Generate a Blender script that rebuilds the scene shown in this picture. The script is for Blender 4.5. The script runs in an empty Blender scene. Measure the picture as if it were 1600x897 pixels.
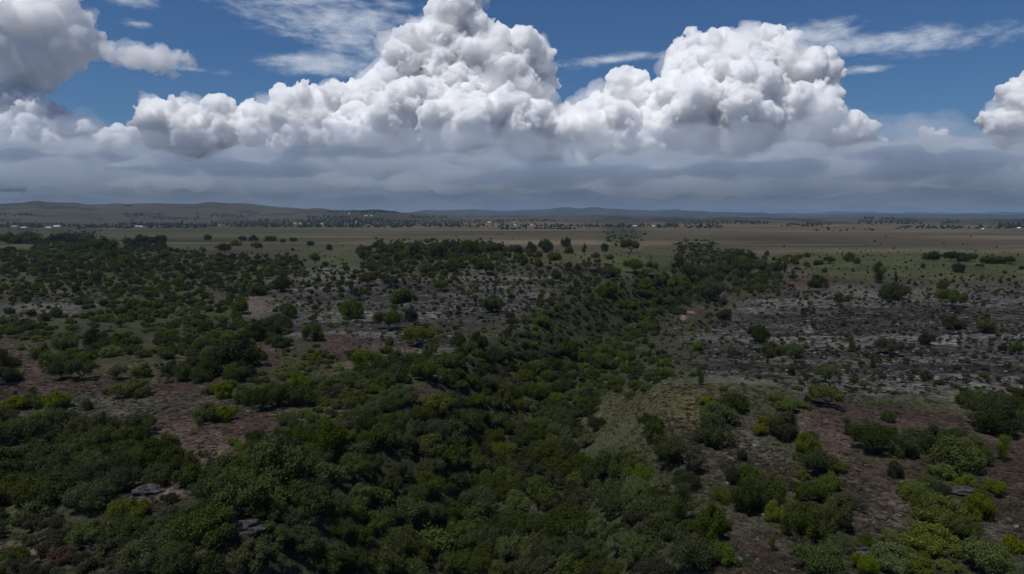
import bpy, math, random
import numpy as np
from mathutils import Vector
R = math.radians
C = bpy.context.scene.collection
SC = bpy.context.scene
# ---------------------------------------------------------------- camera
FPX = 1081.0; HOR = 337.0; CAMZ = 50.0
PITCH = math.atan((448.5 - HOR) / FPX)
cd = bpy.data.cameras.new('camera'); cam = bpy.data.objects.new('camera', cd); C.objects.link(cam)
cam.location = (0, 0, CAMZ); cam.rotation_euler = (R(90) - PITCH, 0, 0)
cd.sensor_width = 36; cd.lens = 36 * FPX / 1600; cd.clip_start = 0.5; cd.clip_end = 200000
SC.camera = cam
# ---------------------------------------------------------------- light
SUN_EL, SUN_AZ = 68.0, -132.0      # azimuth measured from +Y (view direction) towards +X
w = bpy.data.worlds.new('World'); SC.world = w; w.use_nodes = True
SKYS = .055; SKYT = (.46, .70, 1.0)
nt = w.node_tree; nt.nodes.clear()
sky = nt.nodes.new('ShaderNodeTexSky'); sky.sky_type = 'NISHITA'; sky.sun_disc = False
sky.sun_elevation = R(SUN_EL); sky.sun_rotation = R(SUN_AZ)
sky.altitude = 50; sky.air_density = 1.0; sky.dust_density = 0.3; sky.ozone_density = 2.5

N = nt.nodes.new; L = nt.links.new
def mth(op, a, b=0.0, c=0.0, clamp=False):
    n = N('ShaderNodeMath'); n.operation = op; n.use_clamp = clamp
    for i, v in enumerate((a, b, c)):
        if isinstance(v, (int, float)): n.inputs[i].default_value = v
        else: L(v, n.inputs[i])
    return n.outputs[0]
def sstep(x, e0, e1):
    n = N('ShaderNodeMapRange'); n.interpolation_type = 'SMOOTHSTEP'
    L(x, n.inputs[0]); n.inputs[1].default_value = e0; n.inputs[2].default_value = e1; return n.outputs[0]
def noise(vec, sc, det=6, rough=.6, dist=0.0):
    n = N('ShaderNodeTexNoise'); L(vec, n.inputs['Vector']); n.inputs['Scale'].default_value = sc
    n.inputs['Detail'].default_value = det; n.inputs['Roughness'].default_value = rough; n.inputs['Distortion'].default_value = dist; return n.outputs[0]
def mixc(f, a, b):
    n = N('ShaderNodeMix'); n.data_type = 'RGBA'
    for i, v in ((0, f), (6, a), (7, b)):
        if isinstance(v, (int, float)): n.inputs[i].default_value = v
        elif isinstance(v, tuple): n.inputs[i].default_value = (*v, 1)
        else: L(v, n.inputs[i])
    return n.outputs[2]
tc = N('ShaderNodeTexCoord'); sp = N('ShaderNodeSeparateXYZ'); L(tc.outputs['Generated'], sp.inputs[0])
az = mth('MULTIPLY', mth('ARCTAN2', sp.outputs[0], sp.outputs[1]), 57.2958)      # degrees to the right of the view axis
el = mth('MULTIPLY', mth('ARCSINE', sp.outputs[2]), 57.2958)                      # degrees above the horizon
def cmb(x, y):
    n = N('ShaderNodeCombineXYZ'); L(x, n.inputs[0]); L(y, n.inputs[1]); return n.outputs[0]
wisp = noise(cmb(az, mth('MULTIPLY', el, 3.4)), .16, 9, .62, .6)
wisp2 = noise(cmb(az, mth('MULTIPLY', el, 2.2)), .75, 6, .6, .3)
wn = mth('ADD', mth('MULTIPLY', wisp, .62), mth('MULTIPLY', wisp2, .38))
# high thin cloud streaks: azimuth, elevation, half width, half height, tilt, strength
STREAKS = [(-14.5, 15.0, 11, 3.0, -.10, .85), (-12.5, 13.4, 7.5, 1.7, -.08, .8), (-14.8, 11.6, 6.2, 1.5, -.02, .9), (-9, 12.8, 5.5, 3.2, 0, .9),
           (27.6, 12.1, 10.5, 1.35, -.045, 1.0), (23.5, 12.9, 4.2, 1.6, 0, .85), (8.5, 12.2, 7.0, .65, .075, .95), (26.4, 10.4, 2.2, .42, -.02, .9),
           (-24.3, 10.6, 4.0, .45, -.04, .8), (-28.5, 15, 3.2, .9, -.1, .85), (-18, 8.7, 3.5, 1.0, 0, .55), (-6.5, 14.6, 5, 2.0, .1, .85), (-22, 16.3, 3, .8, -.1, .8), (-27.6, 13.3, 1.8, .5, -.1, .8), (-9.5, 16.2, 3, .9, -.12, .7), (2, 17.3, 2.2, .5, 0, .6)]
tot = None
for a0, e0, hw, hh, tl, st in STREAKS:
    u = mth('DIVIDE', mth('SUBTRACT', az, a0), hw)
    v = mth('DIVIDE', mth('SUBTRACT', el, mth('MULTIPLY_ADD', mth('SUBTRACT', az, a0), tl, e0)), hh)
    r2 = mth('ADD', mth('MULTIPLY', u, u), mth('MULTIPLY', v, v))
    q = mth('MULTIPLY', mth('SUBTRACT', 1.0, mth('POWER', r2, .5), clamp=True), st)
    tot = q if tot is None else mth('MAXIMUM', tot, q)
cir = sstep(mth('ADD', tot, mth('MULTIPLY_ADD', wn, 2.6, -1.3)), .12, 1.12)
cir = mth('MULTIPLY', cir, sstep(tot, 0.0, .16))
cir = mth('MULTIPLY', cir, .88)
sky2 = N('ShaderNodeMix'); sky2.data_type = 'RGBA'; sky2.blend_type = 'MULTIPLY'; sky2.inputs[0].default_value = 1
L(sky.outputs[0], sky2.inputs[6]); sky2.inputs[7].default_value = (SKYT[0], SKYT[1], SKYT[2], 1)
K = 1 / SKYS
col = mixc(cir, sky2.outputs[2], (.50 * K, .55 * K, .64 * K))
vn = noise(cmb(az, mth('MULTIPLY', el, 3.0)), .12, 5, .55, .4)
veil = sstep(mth('ADD', el, mth('MULTIPLY_ADD', vn, 4.0, -2.0)), 7.0, 1.0)
vc = mixc(sstep(noise(cmb(az, mth('MULTIPLY', el, 4.0)), .22, 5, .55, .3), .34, .68), (.085 * K, .106 * K, .155 * K), (.125 * K, .145 * K, .195 * K))
col = mixc(mth('MULTIPLY', veil, .95), col, vc)
bg = N('ShaderNodeBackground'); bg.inputs[1].default_value = SKYS
out = N('ShaderNodeOutputWorld'); L(col, bg.inputs[0]); L(bg.outputs[0], out.inputs[0])
sd = bpy.data.lights.new('sun', 'SUN'); sun = bpy.data.objects.new('sun', sd); C.objects.link(sun)
sd.energy = 3.35; sd.angle = R(0.53); sd.color = (1, 0.97, 0.92)
sdir = Vector((math.sin(R(SUN_AZ)) * math.cos(R(SUN_EL)), math.cos(R(SUN_AZ)) * math.cos(R(SUN_EL)), math.sin(R(SUN_EL))))
sun.rotation_euler = sdir.to_track_quat('Z', 'Y').to_euler()
vs = SC.view_settings; vs.view_transform = 'Standard'; vs.look = 'None'; vs.gamma = 1; vs.exposure = 0.12
SC.cycles.volume_bounces = 32; SC.cycles.max_bounces = 34; SC.cycles.diffuse_bounces = 3
SC.cycles.transparent_max_bounces = 32
def pdir(px, py):
    dx = (px - 800) / FPX; dy = (448.5 - py) / FPX
    return np.array([dx, math.cos(PITCH) + dy * math.sin(PITCH), -math.sin(PITCH) + dy * math.cos(PITCH)])
# ---- fractal noise in numpy
def _hash(ix, iy, seed):
    n = (ix.astype(np.int64) * 374761393 + iy.astype(np.int64) * 668265263 + seed * 2147483647) & 0xffffffff
    n = ((n ^ (n >> 13)) * 1274126177) & 0xffffffff
    return ((n ^ (n >> 16)) & 0xffff) / 65535.
def vnoise(x, y, seed=0):
    ix = np.floor(x); iy = np.floor(y); fx = x - ix; fy = y - iy
    fx = fx * fx * fx * (fx * (fx * 6 - 15) + 10); fy = fy * fy * fy * (fy * (fy * 6 - 15) + 10)
    a = _hash(ix, iy, seed); b = _hash(ix + 1, iy, seed); c = _hash(ix, iy + 1, seed); d = _hash(ix + 1, iy + 1, seed)
    return (a + (b - a) * fx + (c - a) * fy + (a - b - c + d) * fx * fy) * 2 - 1
def fbm(x, y, sc, o=5, seed=0, gain=.5):
    t = 0; a = 1; s_ = 0
    for i in range(o):
        t = t + a * vnoise(x / sc * 2**i + 17.3 * i, y / sc * 2**i - 9.1 * i, seed + i); s_ += a; a *= gain
    return t / s_
def sst(x, a, b):
    t = np.clip((x - a) / (b - a), 0, 1); return t * t * (3 - 2 * t)
# ---------------------------------------------------------------- clouds
def ico(sub):
    import bmesh
    bm = bmesh.new(); bmesh.ops.create_icosphere(bm, subdivisions=sub, radius=1)
    v = np.array([x.co[:] for x in bm.verts]); f = np.array([[q.index for q in x.verts] for x in bm.faces]); bm.free()
    return v, f
ICO1, ICO2 = ico(1), ico(2)
def mesh_np(name, V, F):
    V = np.asarray(V, np.float32); F = np.asarray(F, np.int32); k = F.shape[1]
    me = bpy.data.meshes.new(name)
    me.vertices.add(len(V)); me.vertices.foreach_set('co', V.ravel())
    me.loops.add(F.size); me.loops.foreach_set('vertex_index', F.ravel())
    me.polygons.add(len(F)); me.polygons.foreach_set('loop_start', np.arange(len(F), dtype=np.int32) * k)
    me.update(calc_edges=True); me.validate()
    return me
def cloud(name, blobs, D, levels, vox, mat, seed, flat=None, kids=(11, 9, 9), shrink=(.5, .44, .45), asp=(1, 1, 1), ds=300, nsc=130):
    """blobs: (px, py, r_px, depth_m) ; D distance of the bank in metres"""
    rs = np.random.RandomState(seed); sp = []
    for b in blobs:
        px, py, r, dz = (tuple(b) + (0,))[:4]
        d = pdir(px, py); d = d / d[1]; Y = D + dz
        c = d * Y + np.array([0, 0, CAMZ]); sp.append((c, r / FPX * Y, 0))
    cur = list(sp); allsp = list(sp)
    for L in range(levels):
        nx = []
        for c, r, _ in cur:
            for k in range(kids[min(L, len(kids) - 1)]):
                v = rs.normal(size=3); v[2] = v[2] * .8 + .35; v[1] -= .35; v /= np.linalg.norm(v)
                rr = r * shrink[min(L, len(shrink) - 1)] * rs.uniform(.42, 1.25)
                nx.append((c + v * np.array(asp) * r * rs.uniform(.72, .98), rr, 0))
        allsp += nx; cur = nx
    V = []; F = []; n = 0
    for i, (c, r, _) in enumerate(allsp):
        iv, jf = ICO2 if i < len(sp) * 12 else ICO1
        V.append(iv * r * np.array(asp) + c); F.append(jf + n); n += len(iv)
    V = np.concatenate(V); F = np.concatenate(F)
    if flat is not None: V[:, 2] = np.maximum(V[:, 2], flat + 0 * V[:, 2])
    me = mesh_np(name, V, F); o = bpy.data.objects.new(name, me); C.objects.link(o)
    m = o.modifiers.new('r', 'REMESH'); m.mode = 'VOXEL'; m.voxel_size = vox; m.use_smooth_shade = True
    m = o.modifiers.new('s', 'SMOOTH'); m.factor = .5; m.iterations = 1
    t = bpy.data.textures.new('n', 'CLOUDS'); t.noise_scale = nsc; t.noise_depth = 5; t.noise_basis = 'BLENDER_ORIGINAL'
    m = o.modifiers.new('d', 'DISPLACE'); m.texture = t; m.texture_coords = 'GLOBAL'; m.strength = ds; m.mid_level = .5
    t2 = bpy.data.textures.new('n2', 'CLOUDS'); t2.noise_scale = nsc * 5; t2.noise_depth = 3
    m = o.modifiers.new('d2', 'DISPLACE'); m.texture = t2; m.texture_coords = 'GLOBAL'; m.strength = ds * 1.8; m.mid_level = .5
    m = o.modifiers.new('r2', 'REMESH'); m.mode = 'VOXEL'; m.voxel_size = vox; m.use_smooth_shade = True
    dg = bpy.context.evaluated_depsgraph_get(); me2 = bpy.data.meshes.new_from_object(o.evaluated_get(dg))
    o.modifiers.clear(); o.data = me2; me2.materials.clear(); me2.materials.append(mat)
    print('CLOUD', name, len(me2.vertices))
    o['kind'] = 'structure'
    return o
def volmat(name, dens, col=(.98, .98, .985), g=0.3):
    m = bpy.data.materials.new(name); m.use_nodes = True; n = m.node_tree; n.nodes.clear()
    o = n.nodes.new('ShaderNodeOutputMaterial'); v = n.nodes.new('ShaderNodeVolumePrincipled')
    v.inputs['Color'].default_value = (*col, 1); v.inputs['Density'].default_value = dens; v.inputs['Anisotropy'].default_value = g
    v.inputs['Absorption Color'].default_value = (0, 0, 0, 1)
    n.links.new(v.outputs[0], o.inputs['Volume']); return m
CM = volmat('cumulus_vapour', 1 / 100., (.999, .999, .999), 0.)
CM2 = volmat('ragged_cloud_vapour', 1 / 450., (.998, .998, .999), 0.)
CM8 = volmat('high_cumulus_vapour', 1 / 260., (.999, .999, .9995), 0.)
CM4 = volmat('soft_cumulus_vapour', 1 / 110., (.99, .992, .996), 0.)
CM3 = volmat('shade_grey_cloud_vapour', 1 / 260., (.76, .795, .845), 0.)
CM5 = volmat('shade_dark_cloud_vapour', 1 / 420., (.60, .66, .76), 0.)
b1 = [(300,195,35),(255,200,38),(350,205,38),(400,200,38),(445,190,38),(490,195,42),(535,185,42),(580,170,45),(625,150,42),(640,95,36),(690,70,42),(715,25,32),(722,-8,28),(760,80,38),(810,88,36),(838,95,22),(700,130,45),(760,140,55),(820,150,40),(840,185,28),
 (650,190,50,-2000),(720,205,55,-2500),(790,205,50,-2500),(570,215,45,-2000),(850,215,38,-1500),(895,200,32),(935,180,32),(975,150,34),(1000,180,38),(950,215,45,-1500),(1020,215,42,-1500),(620,235,40,-1500),(690,240,42,-1500),(760,240,42,-1500),(830,240,40,-1500),(900,238,38,-1500),(980,240,38,-1500),(300,222,30),(380,225,32),(460,225,34),(530,228,34)]
b2 = [(1075,120,40),(1120,102,48),(1170,115,48),(1215,112,42),(1225,72,20),(1258,130,40),(1282,155,26),(1100,170,58,-1500),(1170,180,60,-2500),(1240,190,55,-2500),(1290,205,38),(1320,208,25),(1345,218,20),(1080,225,40,-1500),(1150,228,40,-1500),(1230,225,36,-1500),(1360,225,18)]
b3 = [(1600,165,34),(1565,195,26),(1640,190,50),(1590,205,34),(1690,180,60),(1450,216,12),(1470,216,10)]
b4 = [(20,20,50),(60,50,46),(100,45,42),(135,72,26),(30,85,48),(75,92,34),(108,92,22)]
b5 = [(172,80,9),(186,88,12),(203,82,13),(214,98,9),(226,84,14),(240,92,12),(252,82,11),(262,96,13),(276,88,11),(288,94,9),(258,112,8),(272,116,7),(240,108,6),(297,100,5),(246,76,8)]
b6 = [(15,170,40),(60,190,38),(100,210,32),(140,212,22),(-40,190,60),(180,225,25),(60,230,50),(10,240,60)]
cloud('cumulus_cloud', b1, 30000, 3, 31, CM, 3)
cloud('cumulus_cloud', b2, 30000, 3, 31, CM, 4)
cloud('cumulus_cloud', b3, 33000, 3, 36, CM, 5)
cloud('cumulus_cloud', b4, 27000, 3, 34, CM8, 6)
cloud('cumulus_cloud', b5, 24000, 3, 30, CM2, 7, asp=(1.2,1,.8), ds=420, nsc=160)
cloud('cumulus_cloud', b6, 27000, 3, 36, CM4, 8)
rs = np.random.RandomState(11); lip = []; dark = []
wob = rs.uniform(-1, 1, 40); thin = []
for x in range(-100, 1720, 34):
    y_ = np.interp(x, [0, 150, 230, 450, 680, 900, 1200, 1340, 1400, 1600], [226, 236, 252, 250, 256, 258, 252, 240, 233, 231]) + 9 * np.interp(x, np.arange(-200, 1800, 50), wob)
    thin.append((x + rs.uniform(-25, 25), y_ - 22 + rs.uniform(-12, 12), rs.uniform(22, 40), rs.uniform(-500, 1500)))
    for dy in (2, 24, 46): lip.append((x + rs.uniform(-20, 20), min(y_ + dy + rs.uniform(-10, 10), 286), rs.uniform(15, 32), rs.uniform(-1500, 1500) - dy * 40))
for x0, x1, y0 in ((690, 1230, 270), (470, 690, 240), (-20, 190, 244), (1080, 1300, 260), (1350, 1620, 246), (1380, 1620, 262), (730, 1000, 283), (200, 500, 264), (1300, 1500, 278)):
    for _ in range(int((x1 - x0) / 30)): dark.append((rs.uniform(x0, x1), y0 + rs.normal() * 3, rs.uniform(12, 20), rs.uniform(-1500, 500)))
CM3 = volmat('shade_grey_cloud_vapour', 1 / 1100., (.77, .805, .86), 0.)  # absorbing colour stands in for the shade that greys the bank
CM5 = volmat('shade_dark_cloud_vapour', 1 / 1300., (.40, .48, .60), 0.)  # darker absorbing colour: shade of the cloud undersides put into the volume
CM7 = volmat('greying_veil_vapour', 1 / 3800., (.80, .85, .92), 0.)  # absorbing veil added to grade the lower cumulus to shaded grey
CM6 = volmat('rain_mist', 1 / 7000., (.62, .72, .86), 0.)
FR = volmat('cloud_fringe_vapour', 1 / 1100., (.998, .998, .999), 0.)
cloud('shade_tinted_cloud_bank', lip, 25500, 2, 90, CM3, 19, kids=(7, 5), asp=(1.7, 1.5, .62), ds=260, nsc=500)
cloud('greying_cloud_veil', thin, 24500, 2, 100, CM7, 23, kids=(7, 5), asp=(1.6, 1.2, .8), ds=520, nsc=420)
cloud('shade_tinted_cloud_base', dark, 22500, 1, 90, CM5, 29, kids=(7, 6), asp=(3.0, 3.0, .40), ds=380, nsc=420)
for i_, (b_, d_) in enumerate(((b1, 30000), (b2, 30000), (b3, 33000), (b4, 27000), (b5, 24000))):
    cloud('cloud_fringe', [(*b[:2], b[2] * 1.04, *b[3:]) for b in b_], d_, 3, 55, FR, 50 + i_, kids=(10, 7, 5), ds=420, nsc=260)
cloud('rain_mist', [(x, 268, 38, rs.uniform(-800, 800)) for x in range(-200, 1850, 50)], 21000, 0, 120, CM6, 39, asp=(2.2, 1.6, 1.0), ds=300, nsc=900)
# ================================================================ terrain
def project(X, Y, Z):
    f = Y * math.cos(PITCH) - (Z - CAMZ) * math.sin(PITCH); u = Y * math.sin(PITCH) + (Z - CAMZ) * math.cos(PITCH)
    f = np.where(f < 1, 1, f)
    return 800 + X / f * FPX, 448.5 - u / f * FPX
def flat_hit(px, py, z=0.):
    d = pdir(px, py); t = (z - CAMZ) / d[2]; return d[0] * t, d[1] * t
RAV = [flat_hit(*p, z) for p, z in (((690, 1150), -6), ((715, 900), -6), ((745, 800), -6), ((800, 710), -6), ((845, 640), -5), ((875, 580), -4), ((925, 520), -2), ((985, 480), 2), ((1050, 452), 5), ((1105, 428), 8), ((1112, 408), 8), ((1060, 393), 8), ((985, 380), 7), ((950, 372), 7))]
RAV = np.array(RAV)
def seg_dist(X, Y, P):
    best = np.full(X.shape, 1e9); tt = np.zeros(X.shape)
    for i in range(len(P) - 1):
        a, b = P[i], P[i + 1]; ab = b - a; L2 = ab @ ab
        t = np.clip(((X - a[0]) * ab[0] + (Y - a[1]) * ab[1]) / L2, 0, 1)
        d = np.hypot(X - a[0] - t * ab[0], Y - a[1] - t * ab[1]); m = d < best
        best = np.where(m, d, best); tt = np.where(m, i + t, tt)
    return best, tt
def crest(pxs, ys): return lambda u: np.interp(u, pxs, ys)
CA = crest([-900, -300, 0, 40, 60, 110, 150, 200, 260, 350, 375, 420, 470, 520, 580, 650, 720, 800, 3000], [322, 318, 319, 317, 314.5, 317, 320, 319, 318.5, 318, 317.5, 321, 325, 328, 331, 335, 339, 342, 344])
CB = crest([-900, 400, 470, 500, 520, 545, 590, 620, 650, 700, 800, 950, 1100, 1250, 1330, 1380, 1450, 1520, 1600, 2600], [336, 334, 332, 330.5, 329.5, 329.5, 328.5, 330, 333, 335, 336.5, 337.5, 338.5, 341.5, 340.5, 339.5, 342, 343, 345, 344])
CCC = crest([-900, 500, 600, 640, 665, 690, 715, 740, 790, 815, 850, 885, 905, 925, 950, 1000, 1060, 1120, 1200, 1250, 1330, 1400, 1480, 1600, 2600], [330, 332, 332, 333, 330, 330, 327, 326.5, 329.5, 328, 326, 325.5, 327, 324.5, 327, 328, 329, 331, 333.5, 336, 335, 334, 335.5, 336, 334])
CD = crest([-900, 900, 1150, 1230, 1300, 1340, 1400, 1450, 1520, 1600, 2600], [333, 334, 334, 332.5, 332, 331, 331.5, 332.5, 332, 333.5, 332])
def height(X, Y):
    X = np.asarray(X, float); Y = np.asarray(Y, float); r = np.hypot(X, Y); U = 800 + X / np.maximum(Y, 1) * FPX
    U = np.where(Y > 1, U, 800.)
    front = sst(Y, -50, 60)
    # near upland rising to a pair of low ridges, then the plain
    rid = np.interp(U, [-400, 0, 300, 520, 700, 900, 1000, 1060, 1120, 1180, 1300, 1500, 2000], [8, 9, 9, 13, 17, 18, 17, 11, 2, 6, 14, 15, 14])
    z = rid * sst(Y, 300, 570 + 25 * fbm(X, X * 0, 120, 3, 77)) - (rid - 4) * sst(Y, 590, 800)
    z += 1.8 * fbm(X, Y, 90, 4, 3) * sst(-Y, -1500, -800) + .35 * fbm(X, Y, 14, 3, 5) * sst(-Y, -700, -300)
    z += 3.0 * fbm(X, Y, 700, 3, 8) * sst(Y, 700, 1500)
    z += 5.5 * np.exp(-(((X - flat_hit(1130, 650)[0]) / 28) ** 2 + ((Y - flat_hit(1130, 650)[1]) / 30) ** 2))
    z += -4.0 * sst(-U, -330, -150) * sst(-Y, -150, -100)                                # lower left falls away
    d, t = seg_dist(X, Y, RAV); d = d + 7 * fbm(X, Y, 40, 3, 13)
    dep = np.interp(t, [0, 3, 6, 8, 10, 13], [21, 19, 17, 18, 20, 4]); wd = np.interp(t, [0, 3, 6, 8, 9, 10, 11, 12, 13], [36, 32, 32, 34, 30, 28, 26, 20, 12])
    z -= dep * (1 - sst(d, wd * .25, wd * 1.15))
    # distant hills and mountains
    far = 0 * z - 50
    for cf, R0, r0, r1, am, sc, sd_ in ((CA, 7200., 3900., 12000., 26, 1500, 21), (CB, 5200., 3600., 8000., 8, 700, 31), (CCC, 17000., 12500., 23000., 30, 2500, 41), (CD, 27000., 22000., 34000., 20, 3000, 51)):
        top = CAMZ + (HOR - cf(U)) / FPX * R0 * np.clip(Y / np.maximum(r, 1), .3, 1)
        top = top + (fbm(U, U * 0, 42, 4, sd_ + 3, .6) * 2.6 + .3) / FPX * R0
        pr = np.where(r < R0, sst(r, r0, R0) , 1 - sst(r, R0, r1))
        n_ = fbm(X, Y, sc, 5, sd_)
        h = top * pr + am * 1.6 * (n_ - .62) * np.sin(np.pi * np.clip(pr, 0, 1)) - 4 * (1 - pr)
        far = np.maximum(far, np.where(pr > .002, h, -50))
    z = np.where(front > 0, np.maximum(z, far), z)
    return z
# ---- what covers the ground, read row by row: 'right edge in px' + kind
COVER = '''357 60D 80t 150D 940t 1000D 1600t
372 60t 80t 150D 950t 1000D 1600t
385 60t 110G 140t 180D 200t 255D 590t 660D 700G 780D 840t 1060t 1120D 1600t
400 60m 200G 330m 470s 560g 700G 840m 940g 1060g 1170D 1250t 1340g 1600g
412 60m 200m 330m 470m 560g 700m 840m 940s 1060g 1170D 1250m 1340g 1600g
425 300m 480m 560R 720m 880R 960x 1085g 1160D 1200m 1290s 1600g
445 230m 420m 520R 600R 860R 1000x 1050G 1075g 1130D 1230m 1600s
465 60m 160R 380m 440b 540R 860R 1000x 1080G 1130m 1600r
485 120R 360G 430b 560R 700R 820r 960x 1070G 1110b 1600r
505 340G 400G 440b 620R 800R 1000x 1020G 1600r
525 60G 370Y 390b 440D 480R 560b 640R 690Y 790R 960x 1020G 1600r
545 40b 70G 130b 220D 380D 440b 500m 660b 780r 1010G 1600r
565 20D 60b 150Y 220m 300m 390D 440b 520Y 600m 660b 720m 960D 1040G 1600r
585 20D 70b 150Y 180b 260m 300Y 380D 480Y 560m 680D 900D 1040G 1600r
605 180b 230Y 340b 540Y 620G 680b 900D 1020G 1240g 1600r
625 110s 380b 500G 640G 680b 920D 1120g 1170m 1260g 1330b 1600g
645 300b 360b 480b 560m 700D 920D 1100g 1170G 1240G 1520b 1600D
665 40D 120G 440b 540Y 900D 1090g 1140G 1190b 1250G 1530b 1600D
685 230D 440b 540G 920D 1000g 1040D 1090b 1140G 1200b 1270G 1330b 1500G 1600b
705 270D 370b 400Y 520D 560b 900D 1060m 1240b 1290Y 1340b 1400D 1540G 1600b
725 280D 380m 540D 900D 1000Y 1100x 1250b 1310G 1460b 1540G 1600b
745 280D 380x 540D 960D 1060G 1130b 1160D 1240b 1310G 1450b 1540Y 1600b
765 200D 280b 540D 1000D 1140b 1250D 1430b 1500Y 1520b 1560Y 1600b
785 160D 260b 300m 540D 1080D 1140G 1240D 1330G 1430b 1560Y 1600b
805 120D 200b 300m 960D 1080D 1130G 1200b 1330G 1430b 1530G 1600b
825 80x 200m 350D 400b 1060D 1080b 1140G 1230b 1320D 1420b 1530Y 1600b
845 50b 120x 350D 1060D 1120D 1240b 1280D 1380b 1520Y 1600b
865 60b 200x 560D 1120D 1240b 1330G 1600Y
890 200x 1120D 1240b 1600Y'''
KINDS = 'DGYxmsbgrRt'
_rows = [l.split() for l in COVER.split('\n')]
RY = np.array([float(r[0]) for r in _rows])
def cover_char(px, py):
    i = int(np.abs(RY - py).argmin()); px = min(max(px, 0), 1599)
    for c in _rows[i][1:]:
        if px < float(c[:-1]): return c[-1]
    return _rows[i][-1][-1]
GX = np.arange(-40, 1645, 6.); GY = np.arange(350, 905, 4.)
_idx = np.array([[KINDS.index(cover_char(x, y)) for x in GX] for y in GY])
def blur(a, n):
    for ax in (0, 1):
        for _ in range(n):
            p = np.pad(a, [(1, 1) if k == ax else (0, 0) for k in (0, 1)], mode='edge')
            a = (np.take(p, range(0, a.shape[ax]), ax) + 2 * a + np.take(p, range(2, a.shape[ax] + 2), ax)) / 4
    return a
WEI = [blur((_idx == k).astype(float), 5) for k in range(len(KINDS))]
def sample(W, px, py):
    fx = np.clip((px - GX[0]) / 6., 0, len(GX) - 1.001); fy = np.clip((py - GY[0]) / 4., 0, len(GY) - 1.001)
    ix = fx.astype(int); iy = fy.astype(int); ax = fx - ix; ay = fy - iy
    return (W[iy, ix] * (1 - ax) + W[iy, ix + 1] * ax) * (1 - ay) + (W[iy + 1, ix] * (1 - ax) + W[iy + 1, ix + 1] * ax) * ay
# ---- the sheet: rings round the camera's foot, fine where the photo looks
fa = np.arange(-43, 43.01, .15); th_ = np.radians(np.concatenate([np.arange(-180, -43, 4.), fa, np.arange(45, 180, 4.)]))
rr = [3.]
while rr[-1] < 90: rr.append(rr[-1] * 1.06)
while rr[-1] < 45000: rr.append(rr[-1] * (1.0055 if rr[-1] < 1500 else 1.012))
rr = np.array(rr); TH, RR = np.meshgrid(th_, rr); X = np.sin(TH) * RR; Y = np.cos(TH) * RR
Z = height(X, Y)
px, py = project(X, Y, Z)
wx = px + (fbm(X, Y, 22, 4, 61)) * 26 * np.clip(py / 600 - .3, .15, 1); wy = py + fbm(X, Y, 22, 4, 67) * 22 * np.clip(py / 600 - .45, .04, 1)
infr = Y > 20
W = {k: np.where(infr, sample(WEI[i], wx, wy), 1. if k == 'b' else 0.) for i, k in enumerate(KINDS)}
rockw = np.clip(W['r'] + W['R'] * .9, 0, 1)
dR_, tR_ = seg_dist(X, Y, RAV); cut_ = 1 - sst(dR_, 36, 56) * 1.; W['x'] = W['x'] + (W['r'] + W['R']) * cut_ * (tR_ < 8.5)
rockw = rockw * (1 - cut_ * (tR_ < 8.5))
rg = fbm(X * .45, Y, 7, 4, 71)
rg2 = fbm(X * .22, Y + 3 * rg, 15, 4, 73)
Z = Z + rockw * sst(-RR, -1100, -700) * ((np.abs(rg) * 1.3 - .3) * .9 + np.abs(rg2) ** .7 * 1.7 - .7)
def col(*c): return np.array(c)[None, None, :]
n1 = fbm(X, Y, 30, 5, 81)[..., None]; n2 = fbm(X, Y, 9, 4, 83)[..., None]; ns = fbm(X * .22, Y, 130, 5, 85, .62)[..., None]
soil = col(.050, .034, .029) * (1 + .5 * n1 + .25 * n2) + col(.04, .031, .022) * np.clip(n2 - .1, 0, 1) + col(-.012, .006, 0) * np.clip(n1 * 3, 0, 1)
grass = col(.043, .050, .022) * (1 + .3 * n1) + col(.022, .013, .008) * np.clip(n2 * 1.5, 0, 1)
rock = col(.090, .085, .078) * (1 + .35 * n2)
litter = col(.034, .037, .019) * (1 + .3 * n1)
left = sst(-px, -800, -350)[..., None]
plain = (col(.078, .064, .042) * (1 - left * .25) + col(-.006, .004, -.004) * left) * np.exp(1.1 * ns + .15 * n1)
hs = fbm(X, Y * 1.5, 900, 5, 91)[..., None]; h2 = fbm(X, Y, 260, 4, 93)[..., None]
hill = (1 - .5 * sst(RR, 10000, 13000))[..., None] * col(.050, .047, .033) * (1 + .5 * hs) * (1 - .5 * sst(h2, .12, .3))
rock = rock * (1 + .5 * np.clip(rg2 * 3, -1, 1))[..., None]
cl = (W['D'] + W['G'] + W['Y'] + W['x'] * 1. + W['m'] * .45)[..., None] * litter + (W['b'] + W['s'] + .3 * W['m'])[..., None] * soil + (W['g'] + .25 * W['m'])[..., None] * grass + rockw[..., None] * rock + W['t'][..., None] * plain + (.1 * W['R'])[..., None] * litter
fr = sst(RR, 3600, 4600)[..., None]; cl = cl * (1 - fr) + hill * fr
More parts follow.
